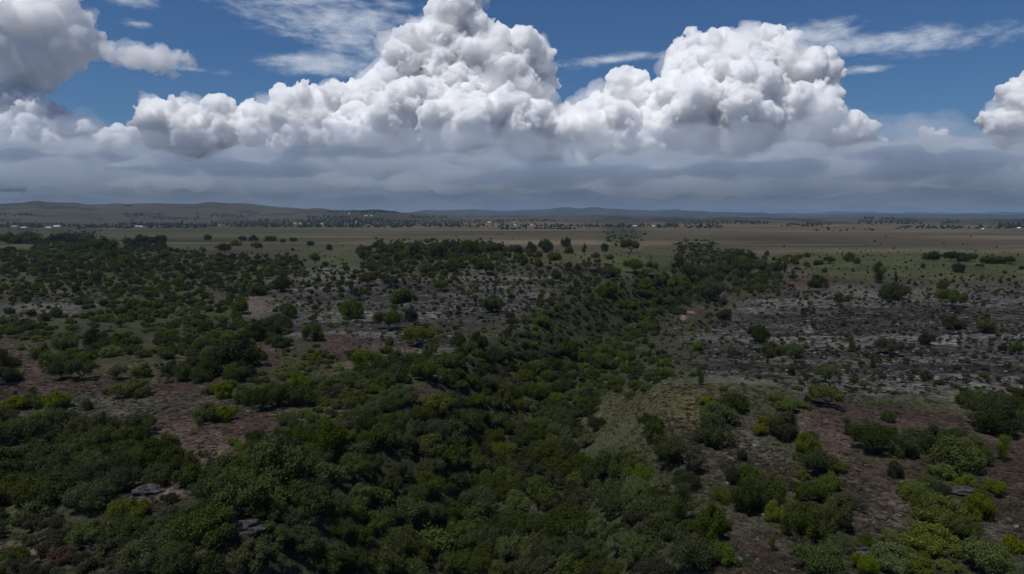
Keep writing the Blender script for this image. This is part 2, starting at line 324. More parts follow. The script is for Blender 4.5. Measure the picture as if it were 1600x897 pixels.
SPOTS = [(1075, 487, 9, 6, (.17, .12, .09), 1.), (1062, 497, 6, 5, (.15, .11, .08), 1.), (1438, 752, 20, 11, (.16, .105, .08), 1.), (1478, 529, 42, 8, (.22, .21, .2), .8), (1270, 516, 16, 4, (.2, .2, .19), .7),
         (640, 560, 45, 16, (.085, .06, .046), .8), (560, 570, 50, 10, (.08, .062, .045), .7), (690, 585, 14, 16, (.13, .1, .07), .7), (700, 640, 24, 14, (.12, .10, .07), .7), (400, 480, 28, 22, (.085, .072, .06), .8), (925, 660, 10, 16, (.09, .08, .06), .6),
         (1045, 640, 115, 42, (.062, .054, .027), .7), (1100, 622, 50, 12, (.062, .056, .03), .7), (320, 700, 60, 18, (.085, .066, .045), .6), (35, 865, 40, 18, (.11, .08, .062), .8), (230, 775, 60, 14, (.1, .085, .072), .7), (1040, 430, 20, 9, (.1, .08, .055), .7), (1100, 860, 60, 20, (.1, .075, .06), .5),
         (1180, 880, 50, 22, (.1, .08, .062), .7), (1000, 775, 30, 12, (.09, .066, .06), .7), (1580, 765, 40, 18, (.1, .066, .055), .6), (1180, 745, 60, 24, (.06, .04, .037), .6), (830, 400, 40, 8, (.085, .066, .05), .6), (1250, 640, 14, 40, (.085, .07, .055), .5)]
for sx, sy, a_, b_, c_, k_ in SPOTS:
    m_ = np.exp(-(((wx - sx) / a_) ** 2 + ((wy - sy) / b_) ** 2) * 1.2) * infr; m_ = (sst(m_, .25, .75) * k_)[..., None]
    cl = cl * (1 - m_) + col(*c_) * (1 + .3 * n2) * m_
cl = np.clip(cl, .012, .5)
nr, nc = TH.shape; idx = np.arange(nr * nc).reshape(nr, nc)
q = np.stack([idx[:-1, :-1], idx[:-1, 1:], idx[1:, 1:], idx[1:, :-1]], -1).reshape(-1, 4)[:, ::-1]
wrap = np.stack([idx[:-1, -1], idx[:-1, 0], idx[1:, 0], idx[1:, -1]], -1)[:, ::-1]
cen = np.array([[0, 0, float(height(0., 0.))]]); V = np.concatenate([np.stack([X, Y, Z], -1).reshape(-1, 3), cen])
me = mesh_np('ground', V, np.concatenate([q, wrap]))
me.polygons.foreach_set('use_smooth', [True] * len(me.polygons))
ca = me.attributes.new('cover', 'FLOAT_COLOR', 'POINT'); ca.data.foreach_set('color', np.concatenate([np.concatenate([cl, np.ones(cl.shape[:2] + (1,))], -1).reshape(-1, 4), [[.05, .04, .03, 1]]]).astype(np.float32).ravel())
ra = me.attributes.new('rocky', 'FLOAT', 'POINT'); ra.data.foreach_set('value', np.append(rockw.ravel(), 0).astype(np.float32))
# ---- node helper for the surface materials
class NT:
    def __init__(s, name):
        s.m = bpy.data.materials.new(name); s.m.use_nodes = True; s.t = s.m.node_tree; s.t.nodes.clear(); s.out = s.n('OutputMaterial')
    def n(s, t): return s.t.nodes.new('ShaderNode' + t)
    def set(s, sock, v):
        if isinstance(v, bpy.types.NodeSocket): s.t.links.new(v, sock)
        elif isinstance(v, tuple) and len(v) == 3 and sock.type == 'RGBA': sock.default_value = (*v, 1)
        else: sock.default_value = v
    def math(s, op, a, b=0., c=0., clamp=False):
        n = s.n('Math'); n.operation = op; n.use_clamp = clamp
        for i, v in enumerate((a, b, c)): s.set(n.inputs[i], v)
        return n.outputs[0]
    def noise(s, vec, sc, det=5, rough=.6):
        n = s.n('TexNoise'); s.set(n.inputs['Vector'], vec); n.inputs['Scale'].default_value = sc; n.inputs['Detail'].default_value = det; n.inputs['Roughness'].default_value = rough; return n.outputs[0]
    def ramp(s, x, a, b, lo=0., hi=1.):
        n = s.n('MapRange'); s.set(n.inputs[0], x); n.inputs[1].default_value = a; n.inputs[2].default_value = b; n.inputs[3].default_value = lo; n.inputs[4].default_value = hi; return n.outputs[0]
    def mix(s, f, a, b, mode='MIX'):
        n = s.n('Mix'); n.data_type = 'RGBA'; n.blend_type = mode; s.set(n.inputs[0], f); s.set(n.inputs[6], a); s.set(n.inputs[7], b); return n.outputs[2]
    def attr(s, name, out='Color', kind='GEOMETRY'):
        n = s.n('Attribute'); n.attribute_name = name; n.attribute_type = kind; return n.outputs[out]
    def bsdf(s, color, rough=.9, spec=.15, normal=None, metal=0.):
        n = s.n('BsdfPrincipled'); s.set(n.inputs['Base Color'], color); s.set(n.inputs['Roughness'], rough); n.inputs['Specular IOR Level'].default_value = spec; n.inputs['Metallic'].default_value = metal
        if normal is not None: s.set(n.inputs['Normal'], normal)
        return n.outputs[0]
    def bump(s, h, strength, dist):
        n = s.n('Bump'); s.set(n.inputs['Height'], h); s.set(n.inputs['Strength'], strength); n.inputs['Distance'].default_value = dist; return n.outputs[0]
    def done(s, surf): s.t.links.new(surf, s.out.inputs['Surface']); return s.m
g = NT('ground_cover'); geo = g.n('NewGeometry'); P = geo.outputs['Position']
rk = g.attr('rocky', 'Fac')
mp = g.n('Mapping'); mp.inputs['Scale'].default_value = (.45, 1, 1); g.set(mp.inputs['Vector'], P); PS = mp.outputs[0]
a_ = g.noise(P, 1.1, 6, .65); b_ = g.noise(P, .28, 5, .6); c_ = g.noise(PS, .55, 7, .72); d_ = g.noise(P, 4.0, 3, .6)
gr = g.math('MULTIPLY', g.ramp(a_, .32, .68, .3, 1.7), g.ramp(b_, .3, .7, .75, 1.25))
gr = g.math('MULTIPLY', gr, g.ramp(d_, .3, .7, .65, 1.35))
crk = g.ramp(c_, .40, .62, .12, 1.35)
fac = g.mix(rk, gr, crk)
colr = g.mix(1., g.attr('cover'), fac, 'MULTIPLY')
hgt = g.math('ADD', g.math('MULTIPLY', a_, .35), g.math('MULTIPLY', g.math('MULTIPLY', c_, rk), 1.6))
me.materials.append(g.done(g.bsdf(colr, .95, .05, g.bump(hgt, .9, 1.0))))
ground = bpy.data.objects.new('ground', me); C.objects.link(ground); ground['kind'] = 'structure'
# ================================================================ ray from a photo pixel down to the ground
_sel = rr > 25; _R = rr[_sel]; _E = (Z[_sel] - CAMZ) / _R[:, None]; _M = np.maximum.accumulate(_E, 0)     # first ground met along each bearing
def hits(pxs, pys):
    pxs = np.atleast_1d(np.asarray(pxs, float)); pys = np.atleast_1d(np.asarray(pys, float))
    dx = (pxs - 800) / FPX; dy = (448.5 - pys) / FPX
    wy_ = math.cos(PITCH) + dy * math.sin(PITCH); wz_ = -math.sin(PITCH) + dy * math.cos(PITCH)
    th0 = np.arctan2(dx, wy_); e = wz_ / np.hypot(dx, wy_); o_ = np.full((len(pxs), 3), np.nan)
    j = np.abs(th_[None, :] - th0[:, None]).argmin(1) if len(pxs) < 3000 else np.clip(np.searchsorted(th_, th0), 0, len(th_) - 1)
    for n_, (jj, ee) in enumerate(zip(j, e)):
        k = int(np.searchsorted(_M[:, jj], ee))
        if k >= len(_R): continue
        if k == 0: r_ = _R[0]
        else:
            a, b = _E[k - 1, jj], _E[k, jj]; r_ = _R[k - 1] + (_R[k] - _R[k - 1]) * min(max((ee - a) / max(b - a, 1e-9), 0), 1)
        o_[n_, 0] = math.sin(th0[n_]) * r_; o_[n_, 1] = math.cos(th0[n_]) * r_
    g_ = ~np.isnan(o_[:, 0]); o_[g_, 2] = height(o_[g_, 0], o_[g_, 1]); return o_
# ================================================================ plants
def leafmat(name, base, var=.35, trans=.35):
    g = NT(name); geo = g.n('NewGeometry'); oi = g.n('ObjectInfo')
    v = g.math('MULTIPLY', g.ramp(geo.outputs['Random Per Island'], 0, 1, 1 - var, 1 + var), g.ramp(oi.outputs['Random'], 0, 1, .62, 1.32))
    c = g.mix(1., base, v, 'MULTIPLY')
    hs = g.n('HueSaturation'); g.set(hs.inputs['Color'], c); g.set(hs.inputs['Hue'], g.ramp(g.math('FRACT', g.math('MULTIPLY', oi.outputs['Random'], 7.13)), 0, 1, .478, .518)); g.set(hs.inputs['Saturation'], g.ramp(g.math('FRACT', g.math('MULTIPLY', oi.outputs['Random'], 13.7)), 0, 1, .7, 1.12))
    c = hs.outputs[0]
    tr = g.n('BsdfTranslucent'); g.set(tr.inputs[0], c); mx = g.n('MixShader'); mx.inputs[0].default_value = trans
    g.t.links.new(g.bsdf(c, .7, .06), mx.inputs[1]); g.t.links.new(tr.outputs[0], mx.inputs[2])
    return g.done(mx.outputs[0])
LEAF = {'D': leafmat('dark_foliage', (.052, .069, .015)), 'G': leafmat('green_foliage', (.075, .096, .018)), 'Y': leafmat('yellow_green_foliage', (.094, .120, .017)),
        'X': leafmat('grey_green_foliage', (.055, .058, .029)), 'B': leafmat('brown_foliage', (.085, .06, .04))}
def barkmat(name, c):
    g = NT(name); geo = g.n('NewGeometry'); return g.done(g.bsdf(g.mix(1., c, g.ramp(g.noise(geo.outputs['Position'], 3., 4), .3, .7, .6, 1.4), 'MULTIPLY'), .9, .1))
BARK = barkmat('grey_brown_bark', (.10, .085, .07)); PALE = barkmat('pale_bark', (.22, .2, .18)); DEAD = barkmat('weathered_grey_wood', (.16, .15, .145))
def tubes(paths, k=5):
    V = []; F = []; n = 0
    for pts in paths:
        P = np.array([p[:3] for p in pts], float); rad = [p[3] for p in pts]
        for i in range(len(P)):
            t = P[min(i + 1, len(P) - 1)] - P[max(i - 1, 0)]; t = t / (np.linalg.norm(t) + 1e-9)
            a = np.cross(t, [0, 0, 1.]) if abs(t[2]) < .9 else np.cross(t, [1., 0, 0]); a /= np.linalg.norm(a); b = np.cross(t, a)
            for j in range(k):
                w_ = 2 * math.pi * j / k; V.append(P[i] + rad[i] * (math.cos(w_) * a + math.sin(w_) * b))
            if i: F += [[n + (i - 1) * k + j, n + (i - 1) * k + (j + 1) % k, n + i * k + (j + 1) % k, n + i * k + j] for j in range(k)]
        n += len(P) * k
    return np.array(V), np.array(F)
def bent(rs, a, b, r0, r1, n=4, w=.12):
    a = np.array(a, float); b = np.array(b, float); L_ = np.linalg.norm(b - a); out_ = []
    for i in range(n + 1):
        t = i / n; p = a + (b - a) * t + (rs.normal(size=3) * w * L_ * math.sin(math.pi * t) if 0 < i < n else 0); out_.append((*p, r0 + (r1 - r0) * t))
    return out_
def plant_geo(form, seed, nleaf, leaf):
    """unit plant: crown radius about 1, height about 1 x HR; returns crown (V, F) and trunk (V, F)"""
    rs = np.random.RandomState(seed); lob = []
    if form == 'round':
        for i in range(24):
            a = rs.uniform(0, 6.283); q_ = rs.uniform(0, .85) ** .75; z = .28 + rs.uniform(0, .85) * (1 - q_ * .75); lob.append((q_ * math.cos(a) + .1 * (i % 2), q_ * math.sin(a), z, rs.uniform(.12, .36)))
    elif form == 'wide':
        for i in range(17):
            a = rs.uniform(0, 6.283); q_ = .12 + .78 * rs.uniform() ** .6; z = .62 + rs.uniform(-.12, .28) * (1.1 - q_); lob.append((q_ * math.cos(a), q_ * math.sin(a), z, rs.uniform(.18, .34)))
    elif form == 'tall':
        for i in range(15):
            z = rs.uniform(.35, 1.9); q_ = rs.uniform(0, .85) * (1.15 - abs(z - 1) * .6); a = rs.uniform(0, 6.283); lob.append((q_ * math.cos(a), q_ * math.sin(a), z, rs.uniform(.26, .42)))
    elif form == 'shrub':
        for i in range(12):
            a = rs.uniform(0, 6.283); q_ = rs.uniform(0, .75); z = .12 + rs.uniform(0, .5) * (1 - q_ * .6); lob.append((q_ * math.cos(a), q_ * math.sin(a), z, rs.uniform(.2, .38)))
    elif form == 'sparse':
        for i in range(13):
            a = rs.uniform(0, 6.283); q_ = .2 + .65 * rs.uniform(); z = .55 + rs.uniform(-.1, .5) * (1.1 - q_); lob.append((q_ * math.cos(a), q_ * math.sin(a), z, rs.uniform(.11, .24)))
    lob = np.array(lob); w_ = lob[:, 3] ** 2; k = rs.choice(len(lob), nleaf, p=w_ / w_.sum())
    d = rs.normal(size=(nleaf, 3)); d[:, 2] = d[:, 2] * .9 + .25; d /= np.linalg.norm(d, axis=1)[:, None]
    rad = lob[k, 3] * (1 + .3 * np.sin(d[:, 0] * 7 + lob[k, 0] * 31) * np.sin(d[:, 2] * 6 + lob[k, 1] * 17)) * (1 - .55 * rs.uniform(size=nleaf) ** 2.2) * (1 + .22 * rs.normal(size=nleaf) * (rs.uniform(size=nleaf) < .35))
    c = lob[k, :3] + d * rad[:, None]; c[:, 2] = np.maximum(c[:, 2], .03)
    nrm = d * .9 + rs.normal(size=(nleaf, 3)) * .65 + [0, 0, .25]; nrm /= np.linalg.norm(nrm, axis=1)[:, None]
    a = np.cross(nrm, rs.normal(size=(nleaf, 3))); a /= np.linalg.norm(a, axis=1)[:, None]; b = np.cross(nrm, a)
    s_ = leaf * rs.uniform(.55, 1.45, nleaf)[:, None]; al = rs.uniform(.45, .8, nleaf)[:, None]
    bend = nrm * s_ * .25
    V = np.stack([c - a * s_, c - b * s_ * al + bend, c + a * s_, c + b * s_ * al + bend], 1).reshape(-1, 3)
    F = np.arange(nleaf * 4).reshape(-1, 4)
    paths = []; st = 1 if form in ('tall', 'wide', 'sparse') else 3
    bases = [(rs.uniform(-.08, .08), rs.uniform(-.08, .08), -.12) for _ in range(st)]
    fork = [(b_[0] + rs.uniform(-.1, .1), b_[1] + rs.uniform(-.1, .1), .28 if form != 'shrub' else .08) for b_ in bases]
    for b_, f_ in zip(bases, fork): paths.append(bent(rs, b_, f_, .06, .045, 2, .05))
    for i, l in enumerate(lob[:10]):
        f_ = fork[i % st]; paths.append(bent(rs, f_, l[:3], .035, .008, 4, .1))
        for _ in range(2): e = l[:3] + rs.normal(size=3) * l[3] * .8; paths.append(bent(rs, l[:3], e, .009, .003, 2, .1))
    return (V, F), tubes(paths, 4)
def mk(name, VF, mat):
    me = mesh_np(name, *VF); me.materials.append(mat) if mat else None; return me
FORMS = [('round', 5), ('wide', 2), ('tall', 2), ('shrub', 2), ('sparse', 2)]
CROWN = {}; TRUNK = {}
for fo, n_ in FORMS:
    for i in range(n_):
        seed = sum(map(ord, fo)) + 31 * i
        cg, tg = plant_geo(fo, seed, {'round': 15000, 'wide': 12000, 'tall': 9000, 'shrub': 4500, 'sparse': 3400}[fo], {'shrub': .044, 'sparse': .032}.get(fo, .029))
        TRUNK[fo, i] = mk('trunk', tg, BARK)
        for c in LEAF: CROWN[fo, i, c] = mk('crown', cg, LEAF[c])
NV = dict(FORMS)
def bare_geo(seed):
    rs = np.random.RandomState(seed); tr = []; br = []
    def rec(p, d, L_, r, lv):
        e = p + d * L_; (tr if lv == 0 else br).append(bent(rs, p, e, r, r * .6, 3, .06))
        if lv < 4:
            for _ in range(3 if lv < 2 else 2):
                nd = d + rs.normal(size=3) * .55; nd[2] += .15; nd /= np.linalg.norm(nd); rec(e - d * L_ * rs.uniform(0, .35), nd, L_ * rs.uniform(.6, .85), r * .55, lv + 1)
    rec(np.array([0, 0, -.1]), np.array([rs.uniform(-.15, .15), 0, 1.]), .55, .05, 0)
    return tubes(tr, 6), tubes(br, 4)
BARE = []
for sd_ in (3, 8, 12):
    a, b = bare_geo(sd_); BARE.append((mk('trunk', a, DEAD), mk('branches', b, DEAD)))
def drop(xy):
    return float(height(xy[0], xy[1]))
def link(name, data, parent=None, loc=None, scale=None, rz=None):
    o = bpy.data.objects.new(name, data); C.objects.link(o)
    if parent: o.parent = parent
    if loc is not None: o.location = loc
    if scale is not None: o.scale = scale
    if rz is not None: o.rotation_euler.z = rz
    return o
# ---- plants read one by one from the photograph: x, foot y, width, height (photo pixels), leaf colour
HAND = '''9 584 26 34D;61 561 30 26G;73 574 30 26Y;101 552 34 30G;91 594 34 26X;121 596 38 30Y;105 575 32 26G;132 575 30 22Y;180 549 20 18Y;169 558 30 18Y;142 545 30 32D;206 621 50 30Y;182 594 28 20G
219 590 30 24G;283 596 27 30Y;263 588 28 26D;316 662 42 30G;347 660 34 26Y;358 577 70 56D;347 623 34 26Y;324 617 20 16Y;381 633 38 30G;405 642 42 32D;435 638 44 34G;470 636 40 34D;468 612 40 30Y;401 533 38 30D;432 521 40 32D;489 533 36 30Y;449 498 28 26Y
371 492 30 28G;401 462 36 20G;381 455 22 18G;438 457 28 26D;324 375 14 9D;378 376 14 8D;395 376 18 9D;422 377 20 9D;400 388 18 10D;442 381 10 7D;457 380 11 8D;484 384 12 8D;514 391 11 11D;491 408 16 14G;457 392 5 5D;350 392 20 12D;366 384 24 10G
216 388 36 22D;243 386 28 16D;158 393 38 22G;125 395 20 14D;92 382 30 16D;112 382 30 17D;135 382 26 18D;10 381 34 18D;38 381 40 20D;70 380 18 10D;189 398 16 12G;128 372 8 8D
562 396 15 13D;600 402 26 24D;620 399 28 22D;641 402 22 20G;650 404 22 27D;684 405 28 22D;706 407 13 12X;714 397 18 12G;735 400 30 25D;751 397 17 16G;768 396 24 19D;800 398 24 14G;812 397 16 14D;830 396 21 19D;853 395 23 22D;886 387 15 17D;889 397 16 13D
868 407 30 14Y;817 415 20 18X;930 403 15 9B;953 405 16 9G;913 396 9 13D;945 393 14 14D;985 395 30 18D;1014 419 14 12G;1025 420 12 11G;1053 420 7 8D;1053 441 14 9D;990 428 32 20G;958 433 26 16D;628 474 46 22G;766 489 36 27D;607 516 46 27D;641 503 28 22X
652 543 44 28G;671 560 26 26Y;749 545 32 26D;714 543 26 24G;550 499 36 32G;607 540 14 15Y;844 508 30 16Y;947 469 36 24Y;560 470 30 22X;575 448 28 18G;690 455 26 16G;705 425 26 16D;760 430 30 18D;665 430 22 18G;610 450 26 16X
1375 443 21 30D;1288 426 9 9D;1279 450 30 20D;1400 469 40 28G;1475 453 15 17D;1490 482 40 24D;1316 481 40 20X;1400 442 8 16D;1500 426 20 16X;1532 421 13 10X;1443 419 7 8D;1448 406 12 11D;1460 407 18 15D;1490 409 22 14D;1506 409 22 15D;1520 409 18 12D;1545 412 22 13D
1562 412 22 12D;1578 413 18 11D;1597 421 8 6D;1327 409 17 15D;1340 412 12 10D;1296 412 18 10D;1279 414 18 8D;1171 425 18 13D;1195 425 26 17D;1215 425 17 14D;1227 426 10 14D;1497 515 38 20D;1544 521 30 22Y;1187 536 32 28D;1207 559 34 26Y;1244 559 27 22Y
1090 548 20 16Y;1330 550 16 24D;1392 559 38 24X;1588 554 20 18G;1568 552 14 14X;1295 598 34 24Y;1365 575 12 20D;1237 586 12 14D;1095 603 16 30D;1448 596 18 16X;1262 496 26 16X;1450 539 22 20X;1110 470 40 34D;1090 445 32 24D;1130 500 26 16D;1145 560 16 14X;1350 605 14 10G
1151 644 42 28D;1131 664 60 32G;1116 700 52 46G;1215 631 22 18Y;1293 638 48 30Y;1262 632 14 14X;1391 660 22 18D;1354 667 12 16G;1323 681 18 26D;1229 686 52 44G;1187 680 24 18Y;1160 721 16 18X;1269 712 40 36Y;1283 746 46 34G;1296 770 34 30Y;1364 711 56 40D;1418 716 48 38D
1458 709 48 42G;1505 741 76 50G;1566 682 60 52D;1570 721 26 36Y;1401 748 24 28X;1536 813 44 40Y;1479 749 40 24Y;1515 759 34 16Y;1146 758 26 28D;1172 804 50 52D;1206 798 46 52D;1215 817 36 30Y;1262 847 60 56G;1308 834 46 54G;1343 803 28 24X;1107 847 48 56G;1065 824 40 60G
1080 902 66 48D;1208 863 14 22G;1451 803 42 38Y;1475 827 70 42G;1510 844 36 32G;1461 868 70 38Y;1553 905 70 44Y;1400 897 66 36Y;1280 903 66 40G;1441 900 50 30Y;1075 741 70 38X;1022 692 32 36D;1045 731 60 40G;20 641 40 22Y;50 639 40 24Y;88 639 40 26Y;135 641 14 18G
56 669 36 26Y;88 676 44 32D;220 701 32 34D;243 739 66 48D;390 719 28 30Y;468 704 36 38Y;512 716 60 58G;190 769 42 32D;440 762 100 70D;1345 692 30 20X;1240 770 20 18X'''
rsv = np.random.RandomState(77); PL = []   # each: x, y, z, radius, height, form, variant, colour, px, py, wpx, hpx
hh = []
for it in HAND.replace('\n', ';').split(';'):
    a = it.split(); hh.append((float(a[0]), float(a[1]), float(a[2]), float(a[3][:-1]), a[3][-1]))
G_ = hits([h[0] for h in hh], [h[1] for h in hh])
def pick_form(w_, h_, c):
    q_ = h_ / w_
    if q_ > 1.35: return 'tall'
    if c in 'XB' and rsv.rand() < .35: return 'sparse'
    if q_ < .52: return 'shrub'
    return 'wide' if q_ < .8 and rsv.rand() < .35 else 'round'
UH = {'round': 1.22, 'wide': 1.05, 'tall': 2.15, 'shrub': .85, 'sparse': 1.15}
for h, p in zip(hh, G_):
    if np.isnan(p[0]): continue
    D_ = math.hypot(p[1], CAMZ - p[2]) ; R_ = h[2] / FPX * D_ / 2 * 1.06; H_ = h[3] / FPX * D_ * 1.12
    fo = pick_form(h[2], h[3], h[4])
    PL.append([p[0], p[1] + R_ * .35, 0, R_, H_, fo, rsv.randint(NV[fo]), h[4], h[0], h[1], h[2], h[3]])
NHAND = len(PL)
# ---- the thickets between them, thrown as darts by cover kind
SPEC = {'D': (1.9, 4.6, .66, 'DDXDGGGD', 1.1), 'G': (1.5, 3.4, .74, 'GGDGXDYG', .95), 'Y': (1.3, 3.0, .78, 'YGDYGXGY', .9), 'x': (1.4, 3.4, .82, 'XXXDGXBX', .9), 'm': (1.1, 3.0, 1.5, 'GDXGDYX', .95),
        's': (.5, 1.7, 3.2, 'GXYD', 1.1), 'b': (.4, 1.1, 4.4, 'XGYB', 1.), 'g': (.4, 1.3, 6.5, 'GXD', 1.1), 'r': (.45, 1.8, 1.55, 'DXXDGXB', .95), 'R': (.6, 2.5, 2.3, 'DXGDXXY', .95), 't': (.8, 2.0, 9., 'D', 1.)}
cellsz = 5.; gridh = {}
def okplace(x, y, r, k):
    cx, cy = int(x // cellsz), int(y // cellsz); m_ = 3
    for i in range(cx - m_, cx + m_ + 1):
        for j in range(cy - m_, cy + m_ + 1):
            for (a, b, r2) in gridh.get((i, j), ()):
                if (a - x) ** 2 + (b - y) ** 2 < (k * (r + r2)) ** 2: return False
    return True
def putin(x, y, r): gridh.setdefault((int(x // cellsz), int(y // cellsz)), []).append((x, y, r))
for p in PL: putin(p[0], p[1], p[3])
NC = 52000
cxs = rsv.uniform(-60, 1660, NC); cys = 362 + (905 - 362) * rsv.uniform(size=NC) ** .95
cxs = np.concatenate([cxs, rsv.uniform(-60, 1660, 9000)]); cys = np.concatenate([cys, rsv.uniform(358, 480, 9000)])
CG = hits(cxs, cys); CN2 = fbm(np.nan_to_num(CG[:, 0]), np.nan_to_num(CG[:, 1]), 16, 3, 29); CN = fbm(np.nan_to_num(CG[:, 0]), np.nan_to_num(CG[:, 1]), 25, 2, 9)
for k_ in range(len(cxs)):
    p = CG[k_]
    if np.isnan(p[0]) or p[1] > 2600: continue
    c = cover_char(cxs[k_] + rsv.normal() * 7, cys[k_] + rsv.normal() * 4)
    if cys[k_] > 610 and cxs[k_] > 1045 and c in 'DGYmx' and rsv.rand() < .86: c = 'b'
    if 530 < cys[k_] < 690 and cxs[k_] < 330 and c in 'DGYm' and rsv.rand() < .6: c = 'b'
    if cxs[k_] < 560 and 430 < cys[k_] < 610 and c in 'GYm' and CN[k_] < .1 and rsv.rand() < .55: c = 'b'
    if cys[k_] > 735 and cxs[k_] < 440 and c in 'Dm' and CN[k_] < .05 and rsv.rand() < .6: c = 'b'
    lo, hi, sp_, cols, hr = SPEC[c]; R_ = lo + (hi - lo) * rsv.beta(1.3, 2.0)
    if c in 'DGmxRY': R_ *= np.interp(p[1], [300, 600, 900], [1, 1.4, 1.6])
    if c == 't' and rsv.rand() < .985: continue
    if c == 'D' and cys[k_] > 540: R_ = R_ * 1.12 + .3
    if p[1] > 1000 and cxs[k_] < 1005 and c == 'D': R_ *= .45
    elif 720 < p[1] and 1000 < cxs[k_] < 1190: R_ *= .62
    if c in 'RrsbgGYmx' and not (p[1] > 380 and c in 'GYmR' and rsv.rand() < .6) and CN[k_] < (-.02 if c in 'GYx' else .06) + .12 * rsv.normal() and rsv.rand() < (.72 if c in 'GYx' else .86): continue
    if not okplace(p[0], p[1], R_, (sp_ / 1.0 if sp_ < 1 else sp_ * .75) * (.8 if p[1] > 400 and c in 'GYmDR' else 1)): continue
    putin(p[0], p[1], R_); cc = cols[int(np.clip((CN2[k_] * 1.6 + .5 + rsv.normal() * .28), 0, .999) * len(cols))]; H_ = R_ * hr * rsv.uniform(.85, 1.5) * (np.interp(p[1], [280, 450], [1, 1.45]) if not (720 < p[1] and 990 < cxs[k_] < 1190) else .85)
    fo = 'shrub' if R_ < 1.1 and rsv.rand() < .6 else pick_form(2 * R_, H_, cc) if rsv.rand() > .3 else ('sparse' if c in 'xrRmb' else 'round')
    wp = 2 * R_ / math.hypot(p[1], 40) * FPX
    PL.append([p[0], p[1], 0, R_, H_, fo, rsv.randint(NV[fo]), cc, cxs[k_], cys[k_], wp, wp * H_ / 2 / R_])
zz = height(np.array([p[0] for p in PL]), np.array([p[1] for p in PL]))
for p, z in zip(PL, zz): p[2] = float(z) - .15
print('PLANTS', len(PL), NHAND)
vis = lambda p: -5 < p[8] < 1605 and p[9] - p[11] < 892
order = sorted([i for i, p in enumerate(PL) if vis(p)], key=lambda i: -(PL[i][10] * PL[i][11]) * (1.6 if i < NHAND else 1))
TREES = [i for i in order if PL[i][5] != 'shrub'][:296]
SHRUBS = [i for i in order if PL[i][5] == 'shrub'][:110]
LM = [(20, 700, 'in the dark thicket at left edge'), (150, 710, 'in the lower left dark thicket'), (240, 730, 'beside the gap right of lower left thicket'), (120, 800, 'in the thicket above bottom left slope'), (250, 850, 'in the scrub at bottom left'),
      (90, 570, 'in the clump on the left brown clearing'), (60, 640, 'along the lower edge of left clearing'), (200, 600, 'below the left bright green belt'), (220, 520, 'in the bright green belt at left'), (60, 500, 'in the belt near the left edge'), (350, 560, 'in the dark clump left of centre'),
      (330, 655, 'on the open brown soil at left'), (430, 620, 'in the thicket above the brown soil'), (420, 525, 'beside the small grey clearing left of centre'), (480, 700, 'at the right end of brown soil'), (440, 780, 'in the big dark mass below brown soil'), (550, 640, 'around the pale track left of ravine'), (560, 720, 'on the left bank of ravine'),
      (540, 830, 'in the ravine mouth near bottom, left part'), (660, 850, 'in the ravine mouth near bottom centre'), (780, 860, 'near the bottom edge right of centre'), (900, 850, 'in the right part of ravine mouth'), (1000, 860, 'on the lower right ravine bank'), (660, 760, 'in the ravine just left of centre'), (780, 760, 'in the deep middle of ravine'), (900, 740, 'in the ravine below the grassy knoll'),
      (720, 660, 'in the ravine above its middle bend'), (840, 650, 'in the ravine left of grassy knoll'), (740, 590, 'in the ravine under the grey rock slope'), (900, 580, 'in the ravine left of right rock field'), (860, 500, 'in the grey-green scrub beside the rock slope'), (1000, 480, 'at the upper bend of ravine'), (650, 530, 'at the foot of central rock slope'), (600, 460, 'on the central grey rock slope'),
      (740, 440, 'at the top of central rock slope'), (620, 400, 'in the ridge tree row left of centre'), (750, 397, 'in the ridge tree row at centre'), (850, 398, 'in the ridge tree row right of centre'), (960, 415, 'on the grassy ridge right of centre'), (1110, 410, 'in the side valley behind the ridge'), (1200, 430, 'where the valley meets the right grassy rise'), (1000, 690, 'at the foot of grassy knoll'),
      (1125, 665, 'in the group on the grassy knoll'), (1060, 740, 'in the scrub below the grassy knoll'), (1230, 660, 'just right of the grassy knoll'), (1275, 735, 'in the short row across red soil'), (1390, 700, 'in the long hedge-like row at right'), (1490, 730, 'at the right end of hedge-like row'), (1570, 690, 'near the right edge below rock field'), (1180, 780, 'in the dark cluster on red soil'),
      (1280, 830, 'in the pair below the dark cluster'), (1100, 850, 'left of the bottom red soil patch'), (1480, 820, 'in the bright clump at lower right'), (1350, 890, 'along the bottom edge at lower right'), (1540, 880, 'in the bottom right corner'), (1200, 545, 'on the left part of right rock field'), (1300, 580, 'near the lower edge of right rock field'), (1320, 480, 'in the middle of right rock field'),
      (1480, 500, 'on the right part of right rock field'), (1400, 440, 'where right rock field meets grass'), (1500, 408, 'in the far hedge on right grassy rise'), (1330, 410, 'on the crest left of far hedge'), (110, 380, 'in the far dark tree clump at left'), (230, 385, 'in the far pair of clumps at left'), (420, 380, 'scattered on the far plain left of centre'), (150, 430, 'in the upper left scrub belt'), (330, 430, 'in the upper scrub left of centre'), (480, 430, 'left of the upper rock slope')]
CW = {'D': 'dark green', 'G': 'mid green', 'Y': 'yellow-green', 'X': 'grey-green', 'B': 'brownish'}
FW = {'round': 'rounded', 'wide': 'flat-topped', 'tall': 'upright', 'shrub': 'low mounded', 'sparse': 'thin open'}
ORD = 'first second third fourth fifth sixth seventh eighth ninth tenth eleventh twelfth'.split()
